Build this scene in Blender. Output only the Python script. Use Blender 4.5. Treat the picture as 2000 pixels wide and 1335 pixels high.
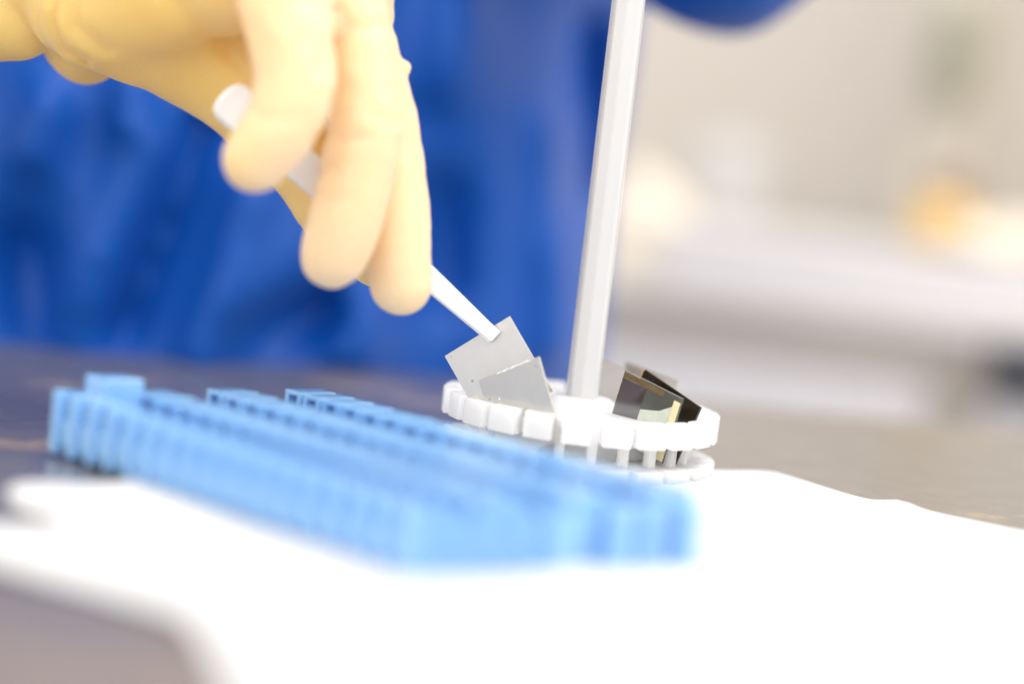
import bpy, bmesh, math, random
import numpy as np
from mathutils import Vector, Matrix
from mathutils.geometry import delaunay_2d_cdt
R = math.radians
random.seed(5)
scene = bpy.context.scene
col = scene.collection
for o in list(bpy.data.objects):
    bpy.data.objects.remove(o)

# ------------------------------------------------------------------ camera
cam = bpy.data.objects.new('camera', bpy.data.cameras.new('camera'))
col.objects.link(cam)
scene.camera = cam
_p, _r = R(5.54), R(5.6)
_f = Vector((0, math.cos(_p), -math.sin(_p)))
_x0 = Vector((1, 0, 0)); _u0 = _x0.cross(_f)
_x = _x0 * math.cos(_r) + _u0 * math.sin(_r)
_u = -_x0 * math.sin(_r) + _u0 * math.cos(_r)
cam.matrix_world = Matrix((( _x.x, _u.x, -_f.x, 0), (_x.y, _u.y, -_f.y, 0), (_x.z, _u.z, -_f.z, 0.100), (0, 0, 0, 1)))
cam.data.lens = 85; cam.data.sensor_width = 36
cam.data.clip_start = 0.02; cam.data.clip_end = 30
cam.data.dof.use_dof = True
cam.data.dof.focus_distance = 0.676
cam.data.dof.aperture_fstop = 2.5

# ------------------------------------------------------------------ light of the room
world = bpy.data.worlds.new('World'); scene.world = world; world.use_nodes = True
bg = world.node_tree.nodes['Background']
bg.inputs[0].default_value = (1.0, 0.975, 0.95, 1); bg.inputs[1].default_value = 1.16
def area(name, loc, target, sx, sy, power, color):
    l = bpy.data.lights.new(name, 'AREA'); l.shape = 'RECTANGLE'; l.size = sx; l.size_y = sy
    l.energy = power; l.color = color
    o = bpy.data.objects.new(name, l); col.objects.link(o); o.location = loc
    o.rotation_euler = (Vector(target) - Vector(loc)).to_track_quat('-Z', 'Y').to_euler()
    return o
area('window_light', (1.3, 0.25, 1.1), (0, 0.66, 0.0), 0.9, 0.7, 6.5, (1.0, 0.97, 0.93))
area('front_fill_light', (-0.6, -2.4, 1.0), (0.1, 1.0, -0.1), 2.4, 1.5, 21, (1.0, 0.975, 0.94))  # added fill from behind the camera for the cupboard doors and glove
area('bench_fill_light', (0.55, 0.55, 1.4), (0.3, 1.45, -0.2), 1.0, 0.6, 9, (1.0, 0.97, 0.93))  # added fill aimed at the bench front to brighten its doors
scene.view_settings.view_transform = 'Standard'
scene.view_settings.look = 'None'
scene.view_settings.exposure = 0.50
scene.view_settings.gamma = 1.0
scene.render.engine = 'CYCLES'
scene.cycles.max_bounces = 12

# ------------------------------------------------------------------ helpers
def link(name, me, m, parent=None, loc=None):
    o = bpy.data.objects.new(name, me); col.objects.link(o)
    if m is not None and not me.materials: me.materials.append(m)
    if parent: o.parent = parent
    if loc is not None: o.location = loc
    return o
def obj(name, bm, m, parent=None, smooth=False, loc=None):
    bmesh.ops.recalc_face_normals(bm, faces=bm.faces)
    me = bpy.data.meshes.new(name); bm.to_mesh(me); bm.free()
    if smooth:
        for p in me.polygons: p.use_smooth = True
    return link(name, me, m, parent, loc)
def empty(name, loc=(0, 0, 0), rot=(0, 0, 0)):
    o = bpy.data.objects.new(name, None); col.objects.link(o)
    o.location = loc; o.rotation_euler = rot; o.empty_display_size = 0.01
    return o
def tag(o, label=None, cat=None, group=None, kind=None):
    if label: o['label'] = label
    if cat: o['category'] = cat
    if group: o['group'] = group
    if kind: o['kind'] = kind
    return o
def bx(bm, x0, x1, y0, y1, z0, z1, mat=None, bev=0):
    g = bmesh.ops.create_cube(bm, size=1)
    vs = g['verts']
    for v in vs:
        v.co = Vector((x0 if v.co.x < 0 else x1, y0 if v.co.y < 0 else y1, z0 if v.co.z < 0 else z1))
    if bev:
        es = list({e for v in vs for e in v.link_edges})
        r = bmesh.ops.bevel(bm, geom=es, offset=bev, segments=2, affect='EDGES', profile=0.5)
        vs = list({v for f in r['faces'] for v in f.verts} | {v for v in vs if v.is_valid})
    if mat is not None:
        for v in vs: v.co = mat @ v.co
def box(name, x0, x1, y0, y1, z0, z1, m, parent=None, bev=0, mat=None):
    bm = bmesh.new(); bx(bm, x0, x1, y0, y1, z0, z1, mat, bev)
    return obj(name, bm, m, parent)
def prism(bm, pts, z0, z1, mat=None):
    a = [bm.verts.new((x, y, z0)) for x, y in pts]; b = [bm.verts.new((x, y, z1)) for x, y in pts]
    n = len(pts)
    bm.faces.new(a); bm.faces.new(b[::-1])
    for i in range(n):
        bm.faces.new((a[i], a[(i + 1) % n], b[(i + 1) % n], b[i]))
    if mat is not None:
        for v in a + b: v.co = mat @ v.co
def lathe(bm, prof, n=64, c=(0, 0)):
    rings = []
    for r, z in prof:
        rings.append([bm.verts.new((c[0] + r * math.cos(2 * math.pi * i / n), c[1] + r * math.sin(2 * math.pi * i / n), z)) for i in range(n)])
    for a, b in zip(rings, rings[1:]):
        for i in range(n):
            bm.faces.new((a[i], a[(i + 1) % n], b[(i + 1) % n], b[i]))
    return rings

# implicit surfaces -> one continuous mesh (surface nets)
def surface_net(fn, lo, hi, h):
    ax = [np.arange(lo[i], hi[i] + h, h) for i in range(3)]
    X, Y, Z = np.meshgrid(*ax, indexing='ij')
    V = fn(X, Y, Z).astype(np.float32)
    nx, ny, nz = V.shape
    cn = [(i, j, k) for i in (0, 1) for j in (0, 1) for k in (0, 1)]
    sl = lambda c: V[c[0]:nx - 1 + c[0], c[1]:ny - 1 + c[1], c[2]:nz - 1 + c[2]]
    neg = sum((sl(c) < 0).astype(np.int8) for c in cn)
    act = (neg > 0) & (neg < 8)
    idx = -np.ones(act.shape, np.int64); I = np.argwhere(act); idx[act] = np.arange(len(I))
    acc = np.zeros((len(I), 3)); cnt = np.zeros(len(I))
    for a in cn:
        for d in range(3):
            if a[d]: continue
            b = list(a); b[d] = 1
            va = sl(a)[act]; vb = sl(b)[act]
            m = (va < 0) != (vb < 0)
            t = np.where(m, va / np.where(m, va - vb, 1), 0)
            p = np.tile(np.array(a, float), (len(I), 1)); p[:, d] = t
            acc[m] += p[m]; cnt[m] += 1
    P = (I + acc / cnt[:, None]) * h + np.array(lo)
    quads = []
    for d in range(3):
        u, w = (d + 1) % 3, (d + 2) % 3
        s0 = [slice(None)] * 3; s1 = [slice(None)] * 3
        s0[d] = slice(0, -1); s1[d] = slice(1, None)
        A, B = V[tuple(s0)], V[tuple(s1)]
        E = np.argwhere((A < 0) != (B < 0))
        E = E[(E[:, u] > 0) & (E[:, w] > 0) & (E[:, u] < V.shape[u] - 1) & (E[:, w] < V.shape[w] - 1)]
        flip = A[tuple(E.T)] < 0
        def at(du, dw):
            e = E.copy(); e[:, u] += du; e[:, w] += dw
            return idx[tuple(e.T)]
        q = np.stack([at(-1, -1), at(0, -1), at(0, 0), at(-1, 0)], 1)
        q[~flip] = q[~flip][:, ::-1]
        quads.append(q)
    return P, np.concatenate(quads)
def net_obj(name, fn, lo, hi, h, m, parent=None, scale=0.001, relax=2):
    P, Q = surface_net(fn, lo, hi, h)
    # relax the net a little
    e = np.concatenate([Q[:, [0, 1]], Q[:, [1, 2]], Q[:, [2, 3]], Q[:, [3, 0]]])
    for _ in range(relax):
        s = np.zeros_like(P); c = np.zeros(len(P))
        np.add.at(s, e[:, 0], P[e[:, 1]]); np.add.at(c, e[:, 0], 1)
        np.add.at(s, e[:, 1], P[e[:, 0]]); np.add.at(c, e[:, 1], 1)
        P = 0.5 * P + 0.5 * s / np.maximum(c, 1)[:, None]
    me = bpy.data.meshes.new(name)
    me.from_pydata((P * scale).tolist(), [], Q.tolist()); me.update()
    me.polygons.foreach_set('use_smooth', [True] * len(me.polygons))
    return link(name, me, m, parent)
def smin(a, b, k):
    h = np.clip(0.5 + 0.5 * (b - a) / k, 0, 1)
    return b * (1 - h) + a * h - k * h * (1 - h)
def cone(X, Y, Z, a, b):
    ax, ay, az, ra = a; bx_, by, bz, rb = b
    dx, dy, dz = bx_ - ax, by - ay, bz - az
    L = dx * dx + dy * dy + dz * dz
    t = np.clip(((X - ax) * dx + (Y - ay) * dy + (Z - az) * dz) / L, 0, 1)
    t2 = t
    return np.sqrt((X - ax - t * dx) ** 2 + (Y - ay - t * dy) ** 2 + (Z - az - t * dz) ** 2) - (ra + (rb - ra) * t2)
def chain(X, Y, Z, pts, k):
    d = None
    for a, b in zip(pts, pts[1:]):
        c = cone(X, Y, Z, a, b)
        d = c if d is None else smin(d, c, k)
    return d

# ------------------------------------------------------------------ materials
class NT:
    def __init__(s, name):
        s.m = bpy.data.materials.new(name); s.m.use_nodes = True; s.t = s.m.node_tree
        s.p = s.t.nodes['Principled BSDF']
    def n(s, typ, **kw):
        nd = s.t.nodes.new(typ)
        for k, v in kw.items():
            if k in nd.inputs.keys(): nd.inputs[k].default_value = v
            else: setattr(nd, k, v)
        return nd
    def l(s, a, b): s.t.links.new(a, b)
    def co(s): return s.n('ShaderNodeTexCoord').outputs['Object']
    def noise(s, scale, detail=4, rough=0.5, vec=None):
        nd = s.n('ShaderNodeTexNoise'); nd.inputs['Scale'].default_value = scale
        nd.inputs['Detail'].default_value = detail; nd.inputs['Roughness'].default_value = rough
        s.l(vec or s.co(), nd.inputs['Vector']); return nd.outputs['Fac']
    def ramp(s, fac, stops):
        r = s.n('ShaderNodeValToRGB'); e = r.color_ramp.elements
        while len(e) < len(stops): e.new(0.5)
        for el, (p, c) in zip(e, stops): el.position = p; el.color = tuple(c) + (1,)
        s.l(fac, r.inputs['Fac']); return r.outputs['Color']
    def bump(s, h, dist, strength=0.5):
        b = s.n('ShaderNodeBump'); b.inputs['Distance'].default_value = dist; b.inputs['Strength'].default_value = strength
        s.l(h, b.inputs['Height']); s.l(b.outputs['Normal'], s.p.inputs['Normal'])
    def set(s, **kw):
        for k, v in kw.items():
            s.p.inputs[k.replace('_', ' ')].default_value = v + (1,) if isinstance(v, tuple) and len(v) == 3 and 'Radius' not in k else v
        return s

def translucent(t, fac, color):
    # plastic or rubber that lets light pass: part of the light goes through the wall
    out = t.t.nodes['Material Output']
    tr = t.n('ShaderNodeBsdfTranslucent'); tr.inputs['Color'].default_value = tuple(color) + (1,)
    mx = t.n('ShaderNodeMixShader'); mx.inputs[0].default_value = fac
    t.l(t.p.outputs[0], mx.inputs[1]); t.l(tr.outputs[0], mx.inputs[2]); t.l(mx.outputs[0], out.inputs['Surface'])
def simple(name, c, rough=0.5, var=0.06, scale=60, bump=0, **kw):
    t = NT(name)
    t.set(Roughness=rough, **kw)
    f = t.noise(scale)
    t.l(t.ramp(f, [(0.3, tuple(x * (1 - var) for x in c)), (0.7, tuple(min(1, x * (1 + var)) for x in c))]), t.p.inputs['Base Color'])
    if bump: t.bump(t.noise(scale * 8), bump)
    return t.m

M = {}
t = NT('latex')
t.set(Roughness=0.42, Subsurface_Weight=0.6, Subsurface_Radius=(1.0, 0.6, 0.2), Subsurface_Scale=0.010, Sheen_Weight=0.3, Sheen_Roughness=0.6, Specular_IOR_Level=0.5)
# latex is deep yellow; the fingers' bright highlights are painted in as pale cream
sp = t.n('ShaderNodeSeparateXYZ'); t.l(t.co(), sp.inputs[0])
def mrange(inp, a, b):
    q = t.n('ShaderNodeMapRange'); q.interpolation_type = 'SMOOTHSTEP'; q.inputs['From Min'].default_value = a; q.inputs['From Max'].default_value = b
    t.l(inp, q.inputs['Value']); return q.outputs[0]
mu = t.n('ShaderNodeMath', operation='MULTIPLY'); t.l(mrange(sp.outputs['X'], -0.100, -0.060), mu.inputs[0]); t.l(mrange(sp.outputs['Y'], 0.684, 0.664), mu.inputs[1])
gm = t.n('ShaderNodeMix', data_type='RGBA'); t.l(mu.outputs[0], gm.inputs['Factor'])
t.l(t.ramp(t.noise(35), [(0.3, (0.96, 0.68, 0.22)), (0.7, (0.97, 0.71, 0.27))]), gm.inputs['A'])
t.l(t.ramp(t.noise(35), [(0.3, (0.93, 0.69, 0.43)), (0.7, (0.94, 0.72, 0.47))]), gm.inputs['B'])
t.l(gm.outputs['Result'], t.p.inputs['Base Color'])
v = t.n('ShaderNodeTexVoronoi'); v.inputs['Scale'].default_value = 900; t.l(t.co(), v.inputs['Vector'])
t.bump(v.outputs['Distance'], 0.0002, 0.35)
translucent(t, 0.27, (1.0, 0.80, 0.40))
M['glove'] = t.m
t = NT('polypropylene')
t.set(Roughness=0.45, IOR=1.35, Subsurface_Weight=0.85, Subsurface_Radius=(1.0, 1.0, 1.0), Subsurface_Scale=0.016, Specular_IOR_Level=0.4)
t.l(t.ramp(t.noise(80), [(0.3, (0.96, 0.965, 0.975)), (0.7, (0.98, 0.98, 0.985))]), t.p.inputs['Base Color'])
t.bump(t.noise(500), 0.0001, 0.2)
translucent(t, 0.32, (0.99, 0.99, 0.99))
M['ptfe'] = t.m
M['rod'] = simple('rod_plastic', (0.56, 0.56, 0.565), 0.32, 0.015, 40, 0.00005)
M['tweezer'] = simple('tweezer_plastic', (0.84, 0.83, 0.81), 0.4, 0.02, 90, 0.00004)
M['cloth'] = None
t = NT('wipe')
t.set(Roughness=0.95, Sheen_Weight=0.2, Specular_IOR_Level=0.1)
t.l(t.ramp(t.noise(50), [(0.3, (0.60, 0.595, 0.59)), (0.7, (0.64, 0.64, 0.64))]), t.p.inputs['Base Color'])
t.bump(t.noise(700, 6, 0.7), 0.0003, 0.4)
M['cloth'] = t.m
M['rack'] = simple('rack_blue', (0.22, 0.44, 0.76), 0.36, 0.05, 60, 0.00006, Coat_Weight=1.0, Coat_Roughness=0.2, Subsurface_Weight=0.5, Subsurface_Radius=(0.3, 0.6, 1.0), Subsurface_Scale=0.004)
# coat: smooth blue polyester-cotton
t = NT('coat_blue')
t.set(Roughness=0.45, Sheen_Weight=0.10, Sheen_Roughness=0.4, Specular_IOR_Level=0.3)
t.p.inputs['Sheen Tint'].default_value = (0.55, 0.6, 1.0, 1)
t.l(t.ramp(t.noise(7), [(0.35, (0.0, 0.074, 0.39)), (0.65, (0.001, 0.08, 0.42))]), t.p.inputs['Base Color'])
t.bump(t.noise(900), 0.0002, 0.3)
M['coat'] = t.m
# table: dark worn laminate with rubbed tan patches
t = NT('table_top')
w = t.noise(13, 6, 0.62)
mask = t.n('ShaderNodeMapRange'); t.l(w, mask.inputs['Value'])
mask.inputs['From Min'].default_value = 0.60; mask.inputs['From Max'].default_value = 0.66
cur = mask.outputs[0]
dn = t.n('ShaderNodeTexNoise'); dn.inputs['Scale'].default_value = 60; dn.inputs['Detail'].default_value = 5; t.l(t.co(), dn.inputs['Vector'])
for (cx, cy, sx, sy, amt) in [(-0.1257, 0.6244, 0.012, 0.008, 1.0), (-0.051, 0.8245, 0.022, 0.022, 0.8), (-0.0251, 0.7974, 0.016, 0.014, 0.9), (-0.076, 0.3938, 0.04, 0.035, 0.35), (-0.1402, 0.7481, 0.01, 0.008, 0.5), (-0.0983, 0.4814, 0.006, 0.006, 0.9)]:
    mp = t.n('ShaderNodeMapping'); mp.inputs['Location'].default_value = (-cx / sx, -cy / sy, 0); mp.inputs['Scale'].default_value = (1 / sx, 1 / sy, 1)
    t.l(t.co(), mp.inputs['Vector'])
    ln = t.n('ShaderNodeVectorMath', operation='LENGTH'); t.l(mp.outputs[0], ln.inputs[0])
    ad = t.n('ShaderNodeMath', operation='ADD'); t.l(ln.outputs['Value'], ad.inputs[0]); t.l(dn.outputs['Fac'], ad.inputs[1])
    mr = t.n('ShaderNodeMapRange'); mr.inputs['From Min'].default_value = 1.25; mr.inputs['From Max'].default_value = 1.55
    mr.inputs['To Min'].default_value = amt; mr.inputs['To Max'].default_value = 0; t.l(ad.outputs[0], mr.inputs['Value'])
    mm = t.n('ShaderNodeMath', operation='MAXIMUM'); t.l(cur, mm.inputs[0]); t.l(mr.outputs[0], mm.inputs[1]); cur = mm.outputs[0]
mx = t.n('ShaderNodeMix', data_type='RGBA')
t.l(cur, mx.inputs['Factor'])
t.l(t.ramp(t.noise(180, 6, 0.7), [(0.3, (0.125, 0.108, 0.098)), (0.7, (0.20, 0.175, 0.15))]), mx.inputs['A'])
t.l(t.ramp(t.noise(240, 5), [(0.3, (0.24, 0.17, 0.10)), (0.7, (0.46, 0.36, 0.23))]), mx.inputs['B'])
t.l(mx.outputs['Result'], t.p.inputs['Base Color'])
t.l(t.ramp(t.noise(60, 5), [(0.3, (0.30,) * 3), (0.7, (0.42,) * 3)]), t.p.inputs['Roughness'])
t.set(Specular_IOR_Level=0.8, Coat_Weight=0.7, Coat_Roughness=0.25)
t.bump(t.noise(350, 6, 0.7), 0.0002, 0.2)
M['table'] = t.m
M['wafer'] = simple('brushed_silicon', (0.56, 0.53, 0.495), 0.42, 0.02, 300, 0.00003, Metallic=0.80)
M['film'] = simple('dark_film', (0.035, 0.022, 0.025), 0.12, 0.3, 400, 0.00001, Specular_IOR_Level=1.0, Coat_Weight=1.0, Coat_IOR=2.2)
M['black'] = simple('black_film', (0.018, 0.012, 0.006), 0.10, 0.3, 400, 0.00002)
M['gold'] = simple('gold_edge', (0.75, 0.52, 0.20), 0.3, 0.15, 500, 0, Metallic=0.7)
M['brown'] = simple('brown_film_margin', (0.13, 0.085, 0.04), 0.25, 0.2, 500, 0)
M['pale_reflection'] = simple('pale_reflection', (0.52, 0.56, 0.48), 0.2, 0.06, 500, 0)
M['yellow_film'] = simple('yellow_film_margin', (0.72, 0.62, 0.36), 0.35, 0.1, 500, 0)
t = NT('coated_glass')
t.set(Roughness=0.04, IOR=1.45, Transmission_Weight=0.95, Alpha=1.0)
t.l(t.ramp(t.noise(200), [(0.3, (0.80, 0.86, 0.80)), (0.7, (0.88, 0.92, 0.85))]), t.p.inputs['Base Color'])
M['glass'] = t.m
M['fleck'] = simple('fleck_glint_white', (0.95, 0.95, 0.95), 0.3)
M['stain'] = simple('stain_grey', (0.28, 0.27, 0.26), 0.6)
M['red'] = simple('red_mark', (0.6, 0.12, 0.06), 0.5)
M['wall'] = simple('wall_paint', (0.61, 0.565, 0.505), 0.85, 0.02, 3, 0.0005)
M['bench_white'] = simple('bench_laminate', (0.72, 0.69, 0.66), 0.45, 0.015, 6)
M['door'] = simple('cabinet_laminate', (0.98, 0.94, 0.89), 0.5, 0.015, 4)
M['rail'] = simple('bench_rail', (0.62, 0.555, 0.46), 0.6, 0.03, 5)
M['post'] = simple('post_paint', (0.58, 0.53, 0.43), 0.6, 0.04, 5)
M['grey_olive'] = simple('olive_plastic', (0.33, 0.31, 0.22), 0.6, 0.05, 8)
M['orange'] = simple('amber_plastic', (0.80, 0.52, 0.16), 0.5, 0.05, 30)
M['cream'] = simple('cream_cloth', (0.86, 0.77, 0.62), 0.9, 0.03, 20, 0.001)
M['maroon'] = simple('maroon_plastic', (0.22, 0.09, 0.07), 0.5)
M['dark'] = simple('dark_plastic', (0.05, 0.05, 0.055), 0.5)
M['white'] = simple('white_plastic', (0.70, 0.67, 0.645), 0.4, 0.02, 20)
M['panel'] = simple('panel_paint', (0.51, 0.465, 0.40), 0.6, 0.02, 5)
M['jar'] = simple('jar_plastic', (0.58, 0.555, 0.53), 0.5, 0.02, 20)
M['floor'] = simple('floor_vinyl', (0.62, 0.59, 0.55), 0.4, 0.06, 3)
M['skin'] = simple('skin', (0.6, 0.38, 0.28), 0.5, 0.05, 30, 0, Subsurface_Weight=0.2, Subsurface_Scale=0.005)

# ------------------------------------------------------------------ setting
tag(box('floor', -4, 4, -2.5, 3.6, -0.95, -0.90, M['floor']), kind='structure')
bench_rot = Matrix.Rotation(R(-23), 4, 'Z')
def bm4(x, y, z=0): return Matrix.Translation((x, y, z)) @ bench_rot
BO = bm4(0.1786, 1.4248)        # a point on the far bench's front edge, +x along it, +y towards the wall
tag(box('wall', -2.6, 2.6, 0.62, 0.70, -0.90, 2.0, M['wall'], mat=BO), kind='structure')

# table (dark worn top, back edge under the gown)
tb = empty('lab_table', (0, 0, 0))
tag(tb, 'dark worn laboratory table with rubbed tan patches under the white wipe', 'table')
bm = bmesh.new(); prism(bm, [(-0.75, -0.45), (0.85, -0.45), (0.85, 0.915), (0.10, 0.880), (-0.75, 0.840)], -0.028, 0.0)
obj('table_top', bm, M['table'], tb)
for x, y in ((-0.70, -0.40), (0.80, -0.40), (0.80, 0.83), (-0.70, 0.78)):
    box('leg', x - .02, x + .02, y - .02, y + .02, -0.90, -0.028, M['dark'], tb)

# far bench
bn = empty('laboratory_bench'); tag(bn, 'long cream laboratory bench with pale cupboard doors behind the rod', 'bench')
box('bench_top', -1.6, 1.0, 0.0, 0.60, -0.007, 0.0, M['bench_white'], bn, 0.001, BO)
box('rail', -1.6, 1.0, 0.03, 0.58, -0.034, -0.0072, M['rail'], bn, 0, BO)
xs = [-1.58, -1.05, -0.52, 0.063, 0.30, 0.82]
for a, b in zip(xs, xs[1:]):
    if b - a < 0.25 : continue
    bm = bmesh.new(); bx(bm, a + .004, b - .004, 0.045, 0.063, -0.82, -0.036, BO, 0.001)
    d = obj('cupboard_door', bm, M['door'], bn)
    bm = bmesh.new(); bx(bm, b - .07, b - .055, 0.028, 0.045, -0.30, -0.18, BO, 0.002)
    obj('handle', bm, M['dark'], d)
box('carcass', -1.58, 0.98, 0.064, 0.58, -0.90, -0.0345, M['rail'], bn, 0, BO)
box('filler_panel', 0.061, 0.092, 0.050, 0.0632, -0.82, -0.036, M['rail'], bn, 0, BO)
box('cupboard_door', 0.094, 0.296, 0.045, 0.063, -0.82, -0.036, M['door'], bn, 0.001, BO)

# blurred things on the bench
def ellip(name, c, r, m, parent=None, n=24, squash=None):
    bm = bmesh.new(); bmesh.ops.create_uvsphere(bm, u_segments=n, v_segments=n // 2, radius=1)
    for v in bm.verts:
        w = 1 + 0.10 * math.sin(5 * v.co.x + 3 * v.co.z) + 0.07 * math.sin(9 * v.co.y + 2)
        v.co = Vector((c[0] + v.co.x * r[0] * w, c[1] + v.co.y * r[1] * w, max(c[2] + v.co.z * r[2] * w, c[2] - r[2] * .8)))
    return obj(name, bm, m, parent, True)
# post with valve
ps = empty('wall_post'); tag(ps, 'grey-beige upright service post standing on the bench at right', 'post')
box('post', 0.002, 0.038, 0.16, 0.20, 0.0, 0.55, M['post'], ps, 0.002, BO)
box('foot', -0.004, 0.044, 0.15, 0.21, 0.0, 0.012, M['post'], ps, 0.001, BO)
bm = bmesh.new(); bx(bm, 0.018, 0.046, 0.13, 0.159, 0.135, 0.190, BO, 0.006)
obj('switch_box', bm, M['grey_olive'], ps)
pb = box('splash_panel', 0.045, 0.9, 0.19, 0.205, 0.001, 0.60, M['door'], None, 0.001, BO)
pb.data.materials[0] = M['panel']
tag(pb, 'pale beige upright panel on the bench right of the post', 'panel')
bt = empty('bottle'); tag(bt, 'amber squat bottle with a maroon cap at the foot of the post', 'bottle')
c = BO @ Vector((0.044, 0.10, 0.0375))
bm = bmesh.new(); lathe(bm, [(0.0001, 0.001), (0.016, 0.001), (0.018, 0.004), (0.018, 0.022), (0.014, 0.030), (0.0085, 0.034), (0.0001, 0.035)], 32, (c.x, c.y)); obj('body', bm, M['orange'], bt, True).location.z = c.z
bm = bmesh.new(); lathe(bm, [(0.010, 0.033), (0.011, 0.034), (0.011, 0.046), (0.0001, 0.047)], 32, (c.x, c.y)); obj('cap', bm, M['maroon'], bt, True).location.z = c.z
c = BO @ Vector((0.105, 0.085, 0.048)); tag(ellip('cream_cloth', c, (0.050, 0.03, 0.013), M['cream']), 'low heap of cream cloth on the white riser at the right edge', 'cloth')
c = BO @ Vector((-0.143, 0.08, 0.014)); tag(ellip('cream_cloth', c, (0.034, 0.03, 0.050), M['cream']), 'bright cream cloth bundle on the bench just right of the rod', 'cloth')
jr = empty('jar'); tag(jr, 'round white jar with a domed lid standing on the bench', 'jar')
c = BO @ Vector((-0.128, 0.20, 0))
bm = bmesh.new(); lathe(bm, [(0.0001, 0.001), (0.024, 0.001), (0.026, 0.004), (0.026, 0.066), (0.022, 0.070)], 40, (c.x, c.y)); obj('body', bm, M['jar'], jr, True)
bm = bmesh.new(); lathe(bm, [(0.0275, 0.068), (0.0275, 0.080), (0.020, 0.089), (0.0001, 0.093)], 40, (c.x, c.y)); obj('lid', bm, M['jar'], jr, True)
rs = empty('riser_shelf'); tag(rs, 'long low white riser on the bench carrying the amber bottle', 'shelf')
box('board', -0.113, 0.30, 0.030, 0.150, 0.030, 0.0375, M['white'], rs, 0.001, BO)
for u in (-0.110, 0.09, 0.285): box('leg', u, u + 0.012, 0.032, 0.148, 0.0005, 0.0298, M['white'], rs, 0, BO)
box('front_board', -0.112, 0.299, 0.026, 0.0298, 0.002, 0.036, M['white'], rs, 0.001, BO)
bm = bmesh.new(); bx(bm, 0.108, 0.19, -0.026, -0.001, -0.040, -0.004, BO, 0.004)
tag(obj('power_socket', bm, M['dark']), 'dark socket box fixed along the far bench edge at right', 'socket')

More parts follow.
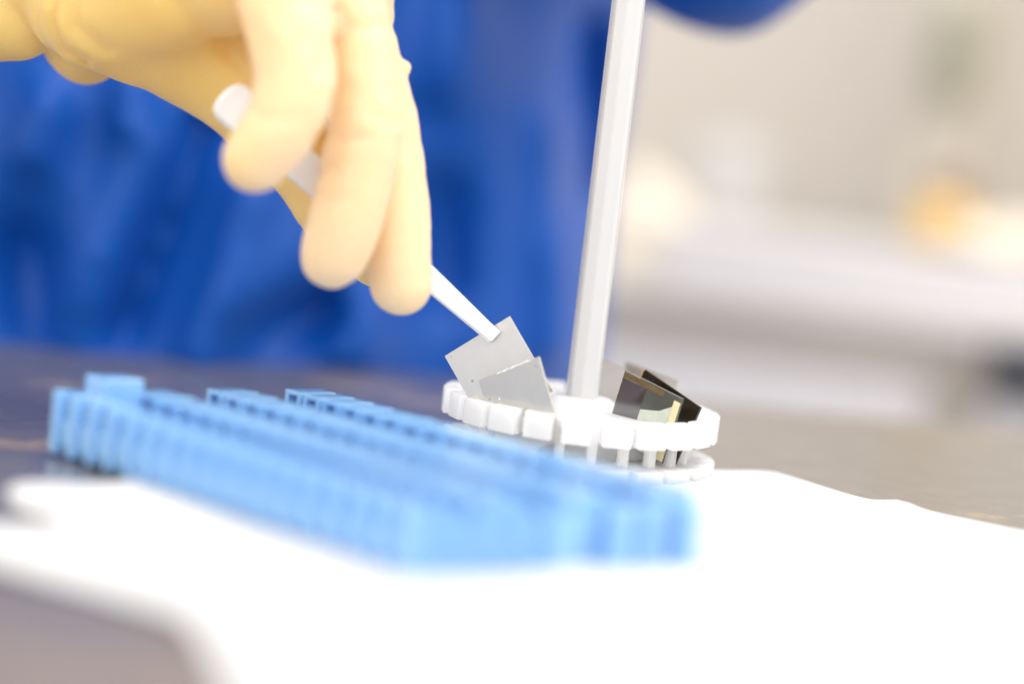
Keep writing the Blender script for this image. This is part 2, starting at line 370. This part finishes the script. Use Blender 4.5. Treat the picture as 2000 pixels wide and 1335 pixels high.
# ------------------------------------------------------------------ person in blue coat with yellow glove
person = empty('person', (-0.2, 1.03, 0)); 
tag(person, 'person in a blue gown and pale yellow glove reaching down with white tweezers', 'person')
def parent_keep(o): o.matrix_parent_inverse = Matrix.Translation((0.2, -1.03, 0))
CH = {
    'little': [[-73.69, 632.0, 139.38, 11.78], [-70.75, 628.48, 131.79, 11.76], [-67.84, 624.96, 124.27, 11.74], [-65.39, 622.0, 117.38, 11.59], [-63.43, 619.85, 111.28, 11.19], [-61.91, 618.26, 105.75, 10.66], [-61.18, 617.0, 100.75, 10.19], [-61.54, 616.04, 96.28, 9.88], [-62.69, 615.41, 92.32, 9.62], [-64.1, 615.0, 88.77, 9.38], [-65.68, 614.85, 85.73, 9.11], [-67.52, 614.93, 83.09, 8.86], [-69.37, 615.0, 80.44, 8.6]],
    'ring': [[-60.32, 648.0, 137.81, 11.8], [-56.55, 645.96, 130.3, 11.28], [-52.79, 643.93, 122.83, 10.76], [-49.65, 642.0, 115.63, 10.33], [-47.33, 640.11, 108.76, 10.04], [-45.62, 638.33, 102.15, 9.83], [-44.51, 637.0, 95.88, 9.71], [-44.14, 636.37, 89.92, 9.71], [-44.37, 636.19, 84.27, 9.79], [-44.79, 636.0, 79.04, 9.83], [-45.31, 635.63, 74.29, 9.83], [-46.03, 635.26, 69.97, 9.79], [-46.77, 635.0, 66.06, 9.68], [-47.47, 634.93, 62.69, 9.46], [-48.19, 634.96, 59.74, 9.17], [-48.9, 635.0, 56.78, 8.88]],
    'middle': [[-53.18, 668.0, 132.89, 10.47], [-51.97, 665.93, 125.88, 10.39], [-50.76, 663.85, 118.9, 10.31], [-49.16, 662.0, 112.15, 10.23], [-46.76, 660.48, 105.59, 10.16], [-43.96, 659.19, 99.24, 10.1], [-41.57, 658.0, 93.4, 10.03], [-39.99, 656.93, 88.34, 9.98], [-38.82, 655.96, 83.79, 9.92], [-37.71, 655.0, 79.24, 9.85], [-36.56, 653.96, 74.58, 9.79], [-35.48, 652.93, 69.92, 9.71], [-34.41, 652.0, 65.1, 9.53], [-33.37, 651.26, 59.98, 9.17], [-32.34, 650.63, 54.69, 8.72], [-31.31, 650.0, 49.41, 8.26]],
    'index': [[-60.52, 688.0, 133.31, 10.2], [-57.72, 686.67, 125.22, 10.08], [-54.92, 685.33, 117.14, 9.97], [-52.25, 684.0, 109.54, 9.85], [-49.73, 682.67, 102.63, 9.75], [-47.34, 681.33, 96.21, 9.64], [-45.13, 680.0, 90.09, 9.5], [-43.15, 678.7, 84.24, 9.35], [-41.35, 677.41, 78.7, 9.16], [-39.74, 676.0, 73.47, 8.88], [-38.37, 674.41, 68.67, 8.44], [-37.19, 672.7, 64.19, 7.91], [-36.01, 671.0, 59.73, 7.39]],
    'thumb': [[-109.77, 690.0, 111.32, 13.88], [-105.06, 690.74, 108.74, 13.77], [-100.33, 691.48, 106.15, 13.65], [-95.5, 692.0, 103.32, 13.48], [-90.63, 692.3, 100.27, 13.24], [-85.66, 692.37, 96.97, 12.94], [-80.41, 692.0, 93.13, 12.6], [-74.43, 690.96, 88.42, 12.24], [-68.19, 689.48, 83.18, 11.83], [-62.84, 688.0, 78.11, 11.36], [-59.19, 686.74, 73.37, 10.77], [-56.41, 685.48, 68.8, 10.12], [-53.25, 684.0, 64.61, 9.56], [-49.17, 682.15, 61.01, 9.18], [-44.72, 680.07, 57.79, 8.9], [-40.29, 678.0, 54.59, 8.61]],
    'palm': [[-124.56, 680.0, 118.11, 17.28], [-117.86, 677.48, 121.43, 17.85], [-111.21, 674.96, 124.73, 18.42], [-104.08, 672.0, 128.17, 18.5], [-96.16, 668.3, 131.88, 17.77], [-87.82, 664.15, 135.72, 16.57], [-79.59, 660.0, 139.5, 15.37]],
    'palm2': [[-124.56, 680.0, 118.11, 17.28], [-114.64, 684.07, 123.92, 17.01], [-104.62, 688.15, 129.79, 16.73], [-94.25, 690.0, 134.47, 16.07], [-83.49, 688.15, 137.1, 14.79], [-72.62, 684.07, 138.46, 13.15], [-61.88, 680.0, 139.81, 11.52]],
    'web': [[-103.73, 672.0, 124.0, 17.79], [-92.68, 665.52, 126.7, 16.91], [-81.83, 659.04, 129.34, 16.05], [-72.8, 655.0, 131.61, 15.26], [-66.51, 655.04, 133.33, 14.57], [-61.8, 657.52, 134.75, 13.92], [-57.05, 660.0, 136.18, 13.28]],
    'back': [[-64.47, 655.0, 131.05, 13.32], [-49.45, 655.0, 135.92, 10.54]],
    'heel': [[-112.46, 688.0, 112.43, 13.84], [-104.54, 688.89, 111.47, 13.11], [-96.59, 689.78, 110.5, 12.38], [-89.14, 690.0, 108.98, 11.69], [-82.55, 689.11, 106.54, 11.06], [-76.5, 687.56, 103.56, 10.47], [-70.47, 686.0, 100.6, 9.88]],
    'wrist': [[-124.87, 682.0, 117.45, 17.04], [-140.51, 685.0, 125.38, 15.96]],
    'foldA': [[-129.37, 700.0, 110.9, 12.75], [-131.12, 703.0, 107.29, 12.8]],
    'foldA2': [[-137.2, 690.0, 125.98, 19.0], [-129.03, 695.0, 112.52, 14.72]],
    'foldB': [[-155.16, 690.0, 113.41, 15.2], [-150.04, 690.0, 113.19, 14.61]],
    'foldB2': [[-195.04, 700.0, 122.4, 19.27], [-163.15, 692.0, 116.34, 16.41]],
    'bubble': [[-39.3, 660.0, 106.68, 3.07], [-36.3, 660.0, 107.53, 2.1]],
}
GROOVES = [([(-132.0, 120.6), (-132.8, 109.5), (-130.4, 103.5), (-125.1, 100.8)], 1.3, 2.0), ([(-126.7, 119.8), (-125.9, 110.2), (-119.1, 104.6)], 2.2, 1.2), ([(-101.8, 122.2), (-91.2, 112.2), (-79.0, 100.9)], 3.5, 1.6), ([(-139.1, 118.6), (-136.9, 107.7), (-133.8, 101.1)], 1.6, 1.2), ([(-54.8, 103.2), (-53.7, 111.0), (-48.9, 116.0), (-40.1, 118.2)], 1.6, 0.9), ([(-53.9, 78.2), (-50.8, 79.2)], 1.6, 1.0), ([(-72.1, 93.9), (-64.8, 90.8), (-58.0, 92.1)], 1.1, 0.55), ([(-70.5, 91.3), (-65.4, 89.0)], 0.9, 0.4), ([(-55.4, 87.6), (-48.4, 86.9), (-41.6, 88.9)], 1.2, 0.5), ([(-55.2, 72.2), (-49.7, 71.1), (-44.9, 72.1)], 1.0, 0.4), ([(-37.8, 93.1), (-33.5, 92.8)], 1.0, 0.45), ([(-61.3, 121.3), (-52.8, 120.1), (-51.1, 116.8)], 1.8, 0.6)]
def glove_fn(X, Y, Z):
    g = lambda n, k=5: chain(X, Y, Z, CH[n], 0.6)
    def box_of(d): return d
    hand = smin(g('palm', 12), g('palm2', 12), 10)
    hand = smin(hand, g('web', 10), 10)
    hand = smin(hand, g('back', 10), 10)
    hand = smin(hand, g('heel', 10), 10)
    th = g('thumb', 7)
    hand = smin(hand, th, 9)
    fr = g('little', 5)
    kk = 0.9 + 13 * np.clip((Z - 97) / 26, 0, 1) ** 1.4
    for n in ('ring', 'middle', 'index'):
        fr = smin(fr, g(n, 5), kk)
    hand = smin(hand, fr, 6)
    hand = smin(hand, g('bubble', 2), 1.2)
    fa = smin(g('wrist', 5), smin(g('foldA'), g('foldA2'), 5), 6)
    hand = smin(hand, fa, 2.0)
    fb = smin(g('foldB', 4), g('foldB2', 5), 8)
    hand = smin(hand, fb, 1.2)
    # soft wrinkles of loose latex, strongest at the wrist
    wr = np.clip((-85 - X) / 40, 0, 1)
    w = np.sin(0.21 * X + 0.16 * Z + 2.6 * np.sin(0.07 * Z + 0.05 * Y)) * np.sin(0.09 * Z + 0.3) * wr * 1.0
    w += 0.22 * np.sin(0.55 * Z + 0.28 * X + 2.0 * np.sin(0.17 * X + 0.1 * Y)) * np.clip(np.sin(0.115 * Z + 0.09 * X + 0.6), 0, 1) ** 2
    w += 0.12 * np.sin(0.23 * Z + 0.11 * X + 1.5 * np.sin(0.13 * X)) * np.sin(0.19 * Y + 0.4)
    for (pts, wd, dp) in GROOVES:
        d2 = None
        for (x0, z0), (x1, z1) in zip(pts, pts[1:]):
            dx, dz = x1 - x0, z1 - z0; u = np.clip(((X - x0) * dx + (Z - z0) * dz) / (dx * dx + dz * dz), 0, 1)
            q = (X - x0 - u * dx) ** 2 + (Z - z0 - u * dz) ** 2
            d2 = q if d2 is None else np.minimum(d2, q)
        hand = hand + dp * np.exp(-d2 / (wd * wd)) * (Y < 690)
    return hand + w
parent_keep(net_obj('glove', glove_fn, (-185, 590, 28), (-5, 730, 185), 0.9, M['glove'], person, relax=3))

def body_fn(X, Y, Z):
    t = np.sqrt(((X + 200) / 210) ** 2 + ((Y - 1035) / 165) ** 2) * 170 - 170 + np.maximum(np.abs(Z - 50) - 560, 0)
    a = chain(X, Y, Z, [(-370, 1010, 520, 60), (-425, 832, 260, 40), (-300, 760, 190, 26), (-190, 700, 145, 15), (-150, 690, 134, 13)], 20)
    b = chain(X, Y, Z, [(-30, 1020, 520, 60), (56, 872, 195, 24), (38, 780, 290, 18)], 20)
    return smin(smin(t, a, 30), b, 30)
parent_keep(net_obj('body', body_fn, (-520, 620, -560), (160, 1240, 640), 10, M['skin'], person))
FOLDS = [(-116.9, 83.6, -138.2, 6.3, 4.6, -6.0), (-130.1, 71.6, -155.4, 8.2, 10.7, 5.0), (-94.6, 60.5, -107.6, 1.0, 8.1, 7.0), (-69.1, 53.7, -96.3, 10.8, 9.1, 5.0), (-96.2, 9.0, -69.8, 20.8, 7.2, -6.0), (-55.5, 19.9, -56.3, 8.7, 10.0, 5.0), (-30.9, 144.7, -33.1, 80.5, 8.8, 5.0), (-35.8, 89.5, -29.5, 32.8, 9.2, -4.0), (-17.7, 119.1, -6.9, 7.3, 9.4, 3.0), (8.3, 93.5, 17.8, 8.2, 8.0, 5.0), (18.2, 133.0, 22.0, 65.5, 8.2, -5.0), (-166.7, 85.8, -170.6, 67.8, 7.0, 6.0), (-174.9, 32.1, -165.8, 6.3, 10.5, -8.0), (-139.3, 95.5, -140.1, 83.1, 5.3, 4.0)]
def coat_fn(X, Y, Z):
    # the front surface is an upright ellipse; loose folds run down it
    ang = 0
    t = np.sqrt(((X + 206) / 245) ** 2 + ((Y - 1045) / 208) ** 2)
    t = (t - 1) * 215
    for (x0, z0, x1, z1, wd, amp) in FOLDS:
        dx, dz = x1 - x0, z1 - z0; L = dx * dx + dz * dz
        u = np.clip(((X - x0) * dx + (Z - z0) * dz) / L, 0, 1)
        d2 = (X - x0 - u * dx) ** 2 + (Z - z0 - u * dz) ** 2
        t = t - 3.0 * amp * np.exp(-d2 / (1.7 * wd * wd)) * (Y < 1060)
    t = t + 1.2 * np.sin(X / 24 + Z / 90 + 0.8 * np.sin(Z / 70))
    t = np.maximum(t, np.abs(Z - 40) - 600)
    b = chain(X, Y, Z, [(-40, 1010, 540, 85), (58, 860, 180, 45), (48, 800, 260, 40), (30, 750, 330, 36)], 12)
    b = b + 1.5 * np.sin(X / 9 + Z / 14)
    a = chain(X, Y, Z, [(-380, 1010, 540, 85), (-428, 830, 262, 62), (-300, 760, 192, 44), (-222, 714, 158, 34)], 12)
    return smin(smin(t, b, 14), a, 14)
parent_keep(net_obj('gown', coat_fn, (-540, 640, -570), (170, 1280, 640), 5.0, M['coat'], person))

# ------------------------------------------------------------------ white wipe on the table
OUT = [(-0.1122, 0.5526), (-0.1115, 0.542), (-0.1043, 0.5294), (-0.0901, 0.5177), (-0.0974, 0.5048), (-0.1098, 0.5016), (-0.1107, 0.4833), (-0.1026, 0.4708), (-0.0886, 0.4622), (-0.0728, 0.4525), (-0.0547, 0.4388), (-0.0487, 0.4192), (-0.0412, 0.392), (-0.0222, 0.3021), (0.1539, 0.3569), (0.2002, 0.6078), (0.1409, 0.6378), (0.1237, 0.6496), (0.1132, 0.6585), (0.1036, 0.6657), (0.0916, 0.6855), (0.0787, 0.7044), (0.0598, 0.6941), (0.0405, 0.6944), (0.0211, 0.6936), (0.0032, 0.6939), (-0.0148, 0.6983), (-0.0399, 0.6724), (-0.0694, 0.6191), (-0.095, 0.5693)]
def inside(p, poly):
    x, y = p; c = False
    for (x0, y0), (x1, y1) in zip(poly, poly[1:] + poly[:1]):
        if (y0 > y) != (y1 > y) and x < (x1 - x0) * (y - y0) / (y1 - y0) + x0: c = not c
    return c
def smooth_poly(poly, step=0.004, rounds=2):
    q = []
    for (x0, y0), (x1, y1) in zip(poly, poly[1:] + poly[:1]):
        L = math.hypot(x1 - x0, y1 - y0); n = max(1, int(L / step))
        q += [(x0 + (x1 - x0) * i / n, y0 + (y1 - y0) * i / n) for i in range(n)]
    for _ in range(rounds):
        m = len(q); q = [((q[i - 1][0] + 2 * q[i][0] + q[(i + 1) % m][0]) / 4, (q[i - 1][1] + 2 * q[i][1] + q[(i + 1) % m][1]) / 4) for i in range(m)]
    return [(x + random.uniform(-.00012, .00012), y + random.uniform(-.00012, .00012)) for x, y in q]
out = smooth_poly(OUT, 0.003, 3)
def seg(x, y, a, b):
    dx, dy = b[0] - a[0], b[1] - a[1]; u = max(0, min(1, ((x - a[0]) * dx + (y - a[1]) * dy) / (dx * dx + dy * dy)))
    return math.hypot(x - a[0] - u * dx, y - a[1] - u * dy), u
def cloth_z(x, y):
    z = 0.0009 + 0.0003 * math.sin(90 * x + 40 * y) * math.sin(70 * y - 20 * x)
    d, u = seg(x, y, (0.108, 0.678), (0.135, 0.50)); z += 0.0015 * math.exp(-(d / 0.004) ** 2)
    d, u = seg(x, y, (0.132, 0.585), (0.19, 0.52)); z += 0.0022 * math.exp(-(d / 0.010) ** 2)
    d, u = seg(x, y, (0.08, 0.43), (0.16, 0.50)); z += 0.0024 * math.exp(-(d / 0.010) ** 2)
    d, u = seg(x, y, (-0.114, 0.557), (-0.085, 0.548)); z += 0.0010 * math.exp(-(d / 0.010) ** 2)
    d, u = seg(x, y, (-0.12, 0.49), (-0.08, 0.49)); z += 0.0012 * math.exp(-(d / 0.015) ** 2)
    return z
gp = []
s = 0.0035; y = 0.30
while y < 0.72:
    x = -0.16
    while x < 0.26:
        if inside((x, y), out): gp.append((x + random.uniform(-.2, .2) * s, y + random.uniform(-.2, .2) * s))
        x += s
    y += s
nb = len(out)
vs, es, fs, *_ = delaunay_2d_cdt([Vector(p) for p in out + gp], [(i, (i + 1) % nb) for i in range(nb)], [], 1, 1e-7)
bm = bmesh.new()
bv = [bm.verts.new((v.x, v.y, cloth_z(v.x, v.y))) for v in vs]
for f in fs: bm.faces.new([bv[i] for i in f])
cl = obj('cloth_wipe', bm, M['cloth'], None, True)
so = cl.modifiers.new('thickness', 'SOLIDIFY'); so.thickness = 0.0006; so.offset = -1
tag(cl, 'creased white lint-free wipe spread on the dark table under the rack', 'cloth')

# ------------------------------------------------------------------ blue tube rack
E_ = Vector((0.635, -0.772, 0)).normalized(); N_ = Vector((0.772, 0.635, 0)).normalized()
RT = Matrix(((E_.x, N_.x, 0, -0.1155), (E_.y, N_.y, 0, 0.6115), (0, 0, 1, 0.0013), (0, 0, 0, 1)))
rk = bpy.data.objects.new('tube_rack', None); col.objects.link(rk); rk.matrix_world = RT
tag(rk, 'light blue plastic tube rack lying diagonally in the foreground', 'rack')
Lr, Wr, H1, H2 = 0.154, 0.083, 0.0085, 0.0160
# rack floor with rows of open wells between the lanes
bm = bmesh.new(); bx(bm, 0.0015, Lr - .0015, 0.0015, Wr - .0015, 0.002, H1, None, 0.0005)
obj('deck', bm, M['rack'], rk)
# long and short outer walls: plate + rib blocks
box('side_wall', 0.0, Lr, 0.0032, 0.0050, 0.0, H2 - .0012, M['rack'], rk, 0.0004)
box('side_wall', 0.0, Lr, Wr - .0036, Wr - .0012, 0.0, H1, M['rack'], rk, 0.0004)
box('end_wall', 0.0012, 0.0030, 0.0040, Wr - .0040, 0.0, H2 - .004, M['rack'], rk, 0.0004)
box('end_wall', Lr - .0030, Lr - .0012, 0.0040, Wr - .0040, 0.0, H2 - .004, M['rack'], rk, 0.0004)
def proto(name, build, m, parent):
    bm = bmesh.new(); build(bm); bmesh.ops.recalc_face_normals(bm, faces=bm.faces)
    me = bpy.data.meshes.new(name); bm.to_mesh(me); bm.free(); me.materials.append(m)
    return me
def tooth(bm):
    # square cell: frame with an open window towards the near side, top plate, back
    w = 0.0074; d = 0.0118; h = H2 - H1 + .0006
    bx(bm, 0, 0.0016, 0, d, 0, h, None, .00025); bx(bm, w - .0016, w, 0, d, 0, h, None, .00025)
    bx(bm, .0015, w - .0015, 0, d, h - .0013, h, None, .0003)
    bx(bm, .0015, w - .0015, 0.0080, d - .0002, 0, h - .0012)
    bx(bm, .0015, w - .0015, 0, .0030, 0, .0008)
me_t = proto('cell', tooth, M['rack'], rk)
for li, y0 in enumerate((0.0208, 0.0460, 0.0711)):
    for k in range(17):
        o = link('cell', me_t, None, rk, (0.0002 + k * 0.009, y0, H1 - .0005 + random.uniform(-.0001, .0001)))
def rib(bm): bx(bm, 0, 0.0030, 0, 0.0033, 0, H2, None, .0004)
me_r = proto('rib', rib, M['rack'], rk)
for k in range(17): link('rib', me_r, None, rk, (0.0003 + k * 0.0093, 0.0, 0))
for k in range(9):
    if k < 5: o = link('rib', me_r, None, rk, (Lr + .0018, 0.0010 + k * 0.0090, 0)); o.rotation_euler = (0, 0, R(90))
    o = link('rib', me_r, None, rk, (0.0031, 0.0010 + k * 0.0090, 0)); o.rotation_euler = (0, 0, R(90)); o.scale = (1, 1, .6)
def rimcell(bm):
    bx(bm, 0, 0.0083, 0.0037, 0.0085, 0, H2 - H1, None, .0004)
me_c = proto('wall_block', rimcell, M['rack'], rk)
for k in range(17): link('wall_block', me_c, None, rk, (0.0002 + k * 0.009, 0.0, H1 - .0003))
me_q = proto('peg', lambda b: lathe(b, [(.0001, 0), (.0036, 0), (.0036, .0135), (.0028, .0145), (.0001, .0145)], 24), M['rack'], rk)
for y0 in (0.0570, 0.0660, 0.0765): link('peg', me_q, None, rk, (Lr + .0022, y0, 0.0001))
box('latch', 0.0002, 0.0105, 0.0090, 0.0206, H1, H2 + .0040, M['rack'], rk, 0.0006)
# collars round the wells in the valleys
def collar(bm):
    lathe(bm, [(0.0030, 0), (0.0040, 0), (0.0040, 0.0022), (0.0030, 0.0022), (0.0030, 0)], 16)
me_w = proto('well_collar', collar, M['rack'], rk)
for y0 in (0.0146, 0.0395, 0.0645):
    for k in range(2 if y0 < .02 else 0, 17): link('well_collar', me_w, None, rk, (0.0045 + k * 0.009, y0, H1 + .0001))

# ------------------------------------------------------------------ white dipping basket on a rod
BX, BY = 0.0215, 0.688
bk = empty('dipping_basket', (BX, BY, 0.0016)); bk.rotation_euler = (R(0.8), R(0.9), R(4))
tag(bk, 'white toothed plastic dipping basket with a tall flat rod holding small plates', 'basket')
def ringplate(name, r0, r1, z0, z1, n=88):
    bm = bmesh.new(); lathe(bm, [(r0, z0), (r1, z0), (r1, z1), (r0, z1), (r0, z0)], n)
    bmesh.ops.remove_doubles(bm, verts=bm.verts, dist=1e-6)
    o = obj(name, bm, M['ptfe'], bk); return o
T0, T1 = 0.0100, 0.0168
bm = bmesh.new(); lathe(bm, [(0.0001, T0), (0.0290, T0), (0.0290, T1 - .0020), (0.0286, T1 - .0016), (0.0110, T1 - .0012), (0.0080, T1 + .0012), (0.0001, T1 + .0014)], 88); obj('top_disc', bm, M['ptfe'], bk)
ringplate('top_ring', 0.0335, 0.0358, T0 + .0006, T1 - .0022)
bm = bmesh.new(); lathe(bm, [(0.0001, 0), (0.0350, 0), (0.0350, .0030), (0.0345, .0036), (0.0001, .0036)], 88); obj('bottom_disc', bm, M['ptfe'], bk)
bm = bmesh.new(); lathe(bm, [(0.0215, .0034), (0.0215, T0 + .0005)], 64); obj('hub', bm, M['ptfe'], bk, True)
def gear(bm, h, r0=.0354, r1=.0394, half=0.112):
    pts = [(r0 * math.cos(a), r0 * math.sin(a)) for a in (-half * 1.02, half * 1.02)]
    o = [(r1, r1 * math.tan(half * .93)), (r1, -r1 * math.tan(half * .93))]
    prism(bm, pts + o, 0, h)
    es = [e for e in bm.edges]
    bmesh.ops.bevel(bm, geom=es, offset=.00012, segments=1, affect='EDGES')
me_g = proto('tooth', lambda b: gear(b, .0071), M['ptfe'], bk)
me_g2 = proto('tooth', lambda b: gear(b, .0037), M['ptfe'], bk)
for k in range(22):
    a = 2 * math.pi * (k + .1) / 22
    f = random.uniform(.985, 1.012)
    o = link('tooth', me_g, None, bk, (0, 0, T0 - .0001)); o.rotation_euler = (0, 0, a + random.uniform(-.012, .012)); o.scale = (f, f * random.uniform(.90, 1.04), random.uniform(.97, 1.04))
    o = link('tooth', me_g2, None, bk, (0, 0, .0001)); o.rotation_euler = (0, 0, a + random.uniform(-.012, .012)); o.scale = (f, f * random.uniform(.90, 1.04), random.uniform(.9, 1.05))
me_p = proto('pillar', lambda b: bx(b, .0300, .0326, -.0012, .0012, .0034, T0 + .0004), M['ptfe'], bk)
me_s = proto('spoke', lambda b: bx(b, .0288, .0337, -.0009, .0009, T0 + .0008, T1 - .0024), M['ptfe'], bk)
for k in range(22):
    a = 2 * math.pi * (k + .6) / 22
    if True:
        o = link('pillar', me_p, None, bk); o.rotation_euler = (0, 0, a)
    if k % 2 == 1 :
        o = link('spoke', me_s, None, bk); o.rotation_euler = (0, 0, a)
# the rod: flat bar with a narrow chamfered left flank
rm = Matrix.Rotation(R(-14), 4, 'Z')
bm = bmesh.new()
prism(bm, [(-.0046, .0002), (-.0033, -.0023), (-.0030, -.0019), (-.0027, -.0024), (.0004, -.0029), (.0040, -.0025), (.0046, -.0018), (.0046, .0026), (-.0046, .0026)], T1 - .001, .20, rm)
bmesh.ops.bevel(bm, geom=[e for e in bm.edges if abs((e.verts[0].co - e.verts[1].co).z) > .05], offset=.0002, segments=2, affect='EDGES')
ro = obj('rod', bm, M['rod'], bk)
ro.location = (-.0006, 0, 0)

# ------------------------------------------------------------------ small plates
def plate(name, TLc, yaw, phi, w, h, th, m, parent=None, sub=None, label=None, cat='plate', group=None):
    """origin at the top left corner; local x along the top edge, -z down the plate, y is thickness (away from the viewer)"""
    Mx = Matrix.Rotation(R(yaw), 4, 'Z') @ Matrix.Rotation(R(-phi), 4, 'Y')
    bm = bmesh.new(); bx(bm, 0, w, 0, th, -h, 0, None, th * .12)
    o = obj(name, bm, m)
    o.matrix_world = Matrix.Translation(TLc) @ Mx
    if label: tag(o, label, cat, group)
    return o

P_ = {}
P_['w1'] = plate('silicon_plate', [-0.01841, 0.672, 0.02903], -16, 37, .0222, .0240, .0006, M['wafer'], label='larger light grey square plate gripped by the tweezers, tilted above the basket', group='small plates in the basket')
P_['w2'] = plate('silicon_plate', [-0.00816, 0.667, 0.02381], -34, 26, .0212, .0235, .0006, M['wafer'], label='grey square plate standing at left front of the basket, overlapping the gripped one', group='small plates in the basket')
P_['p1'] = plate('silicon_plate', [0.02143, 0.715, 0.03038], -50, -9.5, .0194, .0240, .0006, M['wafer'], label='grey plate half hidden behind the white rod', group='small plates in the basket')
P_['p2'] = plate('silicon_plate', [0.03407, 0.712, 0.02825], -42, -7, .0199, .0240, .0006, M['wafer'], label='blurred grey plate standing behind the dark coated plates', group='small plates in the basket')

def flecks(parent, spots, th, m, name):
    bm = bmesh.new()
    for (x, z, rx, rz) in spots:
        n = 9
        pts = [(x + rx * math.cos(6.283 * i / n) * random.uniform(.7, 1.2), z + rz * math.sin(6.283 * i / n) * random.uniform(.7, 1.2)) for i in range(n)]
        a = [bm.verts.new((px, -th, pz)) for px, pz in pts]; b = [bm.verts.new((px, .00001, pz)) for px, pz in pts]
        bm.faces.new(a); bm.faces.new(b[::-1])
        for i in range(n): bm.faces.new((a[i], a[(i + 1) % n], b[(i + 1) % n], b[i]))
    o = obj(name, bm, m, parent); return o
flecks(P_['w2'], [(.0070 + i * .0011, -.0001 + random.uniform(-.00012, .00008), random.uniform(.0004, .0009), random.uniform(.00010, .00026)) for i in range(11)], .00006, M['fleck'], 'edge_glint')  # white flakes painting the glint along the plate's top edge
flecks(P_['w2'], [(.0050, -.0070, .00022, .0004)], .00003, M['fleck'], 'fleck')
flecks(P_['w1'], [(.0035, -.0100, .0004, .0004), (.0016, -.0012, .0002, .0002), (.0100, -.0006, .0002, .00015)], .00003, M['stain'], 'stain')
flecks(P_['w2'], [(.0017, -.0062, .0004, .0004), (.0195, -.0022, .0003, .0003)], .00003, M['stain'], 'stain')
# glass plate with a dark coated field, brown upper margin and yellow side margin
g = plate('glass_base', [0.03242, 0.676, 0.02971], -39, -14, .02114, .0195, .0009, M['glass'])
e = empty('coated_plate'); e.matrix_world = g.matrix_world.copy()
tag(e, 'nearer glass plate with dark violet film and clear greenish side at right of basket', 'plate', 'small plates in the basket')
g.parent = e; g.matrix_world = Matrix.Identity(4); g.matrix_basis = Matrix.Identity(4)
box('film', .0004, .0088, -.00012, -.00002, -.0190, -.0021, M['film'], e)
box('film_margin', .0004, .0150, -.00012, -.00002, -.0020, -.0003, M['brown'], e)
box('film_margin', .0188, .0210, -.00012, -.00002, -.0190, -.0014, M['yellow_film'], e)
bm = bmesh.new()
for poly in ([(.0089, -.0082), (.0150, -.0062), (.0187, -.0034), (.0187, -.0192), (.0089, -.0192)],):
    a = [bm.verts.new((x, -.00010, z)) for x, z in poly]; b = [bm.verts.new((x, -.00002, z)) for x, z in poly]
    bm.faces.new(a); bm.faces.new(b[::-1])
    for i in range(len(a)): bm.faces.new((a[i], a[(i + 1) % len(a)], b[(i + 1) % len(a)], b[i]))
obj('pale_reflection', bm, M['pale_reflection'], e)  # bright reflection low on the glass, painted as a pale sheet
# black plate with gold edges and contact pads
k = plate('film', [0.03824, 0.683, 0.02967], -39, -21, .02187, .0195, .0009, M['black'])
e = empty('coated_plate'); e.matrix_world = k.matrix_world.copy()
tag(e, 'rear black glossy plate with gold edge and gold pads at right of basket', 'plate', 'small plates in the basket')
k.parent = e; k.matrix_basis = Matrix.Identity(4)
box('gold_edge', -.0005, -.00001, -.0001, .0009, -.0180, -.0002, M['gold'], e)
box('contact_pad', .0158, .0190, -.00014, -.00002, -.0192, -.0168, M['gold'], e)
box('contact_pad', .0164, .0178, -.00014, -.00002, -.0166, -.0128, M['brown'], e)
box('contact_pad', .0185, .0212, -.00014, -.00002, -.0110, -.0100, M['gold'], e)


# ------------------------------------------------------------------ tweezers
A = Vector([-0.08281, 0.645, 0.09596]); B = Vector([-0.00482, 0.6674, 0.03644])
tz = empty('tweezers', B)
tag(tz, 'white plastic tweezers gripping the large grey plate', 'tweezers')
ax = (B - A).normalized(); L = (B - A).length
yy = Vector((0, 1, 0)); side = ax.cross(yy).normalized(); dep = side.cross(ax).normalized()
if dep.y < 0: dep = -dep
def arm(sgn):
    # stations: (fraction, half width, depth offset, half thickness)
    st = [(0.0, .0009, .0012, .0007), (.0015, .0022, .0012, .0009), (.006, .0036, .0012, .0011), (.014, .0047, .0012, .0012), (.027, .0055, .0012, .0012), (.06, .0057, .0014, .0013), (.3, .0048, .0030, .0012), (.55, .0039, .0034, .0011), (.72, .0031, .0026, .0010), (.85, .0025, .0017, .0008), (.95, .0020, .0009, .0006), (1.0, .00185, .0005, .00045)]
    bm = bmesh.new(); rings = []
    for f, hw, of, ht in st:
        c = A + ax * (L * f) + dep * (of * sgn) - B + side * ((-.0007 if sgn > 0 else 0) * 1.0)
        ch = hw * .12
        prof = [(-hw, -ht + ch), (-hw + ch, -ht), (hw - ch, -ht), (hw, -ht + ch), (hw, ht - ch), (hw - ch, ht), (-hw + ch, ht), (-hw, ht - ch)]
        prof = [(a, max(-ht, min(ht, b))) for a, b in prof]
        rings.append([bm.verts.new(c + side * a + dep * b) for a, b in prof])
    for a, b in zip(rings, rings[1:]):
        for i in range(8): bm.faces.new((a[i], a[(i + 1) % 8], b[(i + 1) % 8], b[i]))
    bm.faces.new(rings[0]); bm.faces.new(rings[-1][::-1])
    return obj('arm', bm, M['tweezer'], tz)
arm(-1); arm(1)
bm = bmesh.new(); bmesh.ops.create_icosphere(bm, subdivisions=2, radius=.0006)
for v in bm.verts: v.co = Vector((v.co.x * 1.2, v.co.y, v.co.z * .8)) + Vector([-0.00785, 0.6682, 0.03664]) - B
obj('red_mark', bm, M['red'], tz, True)
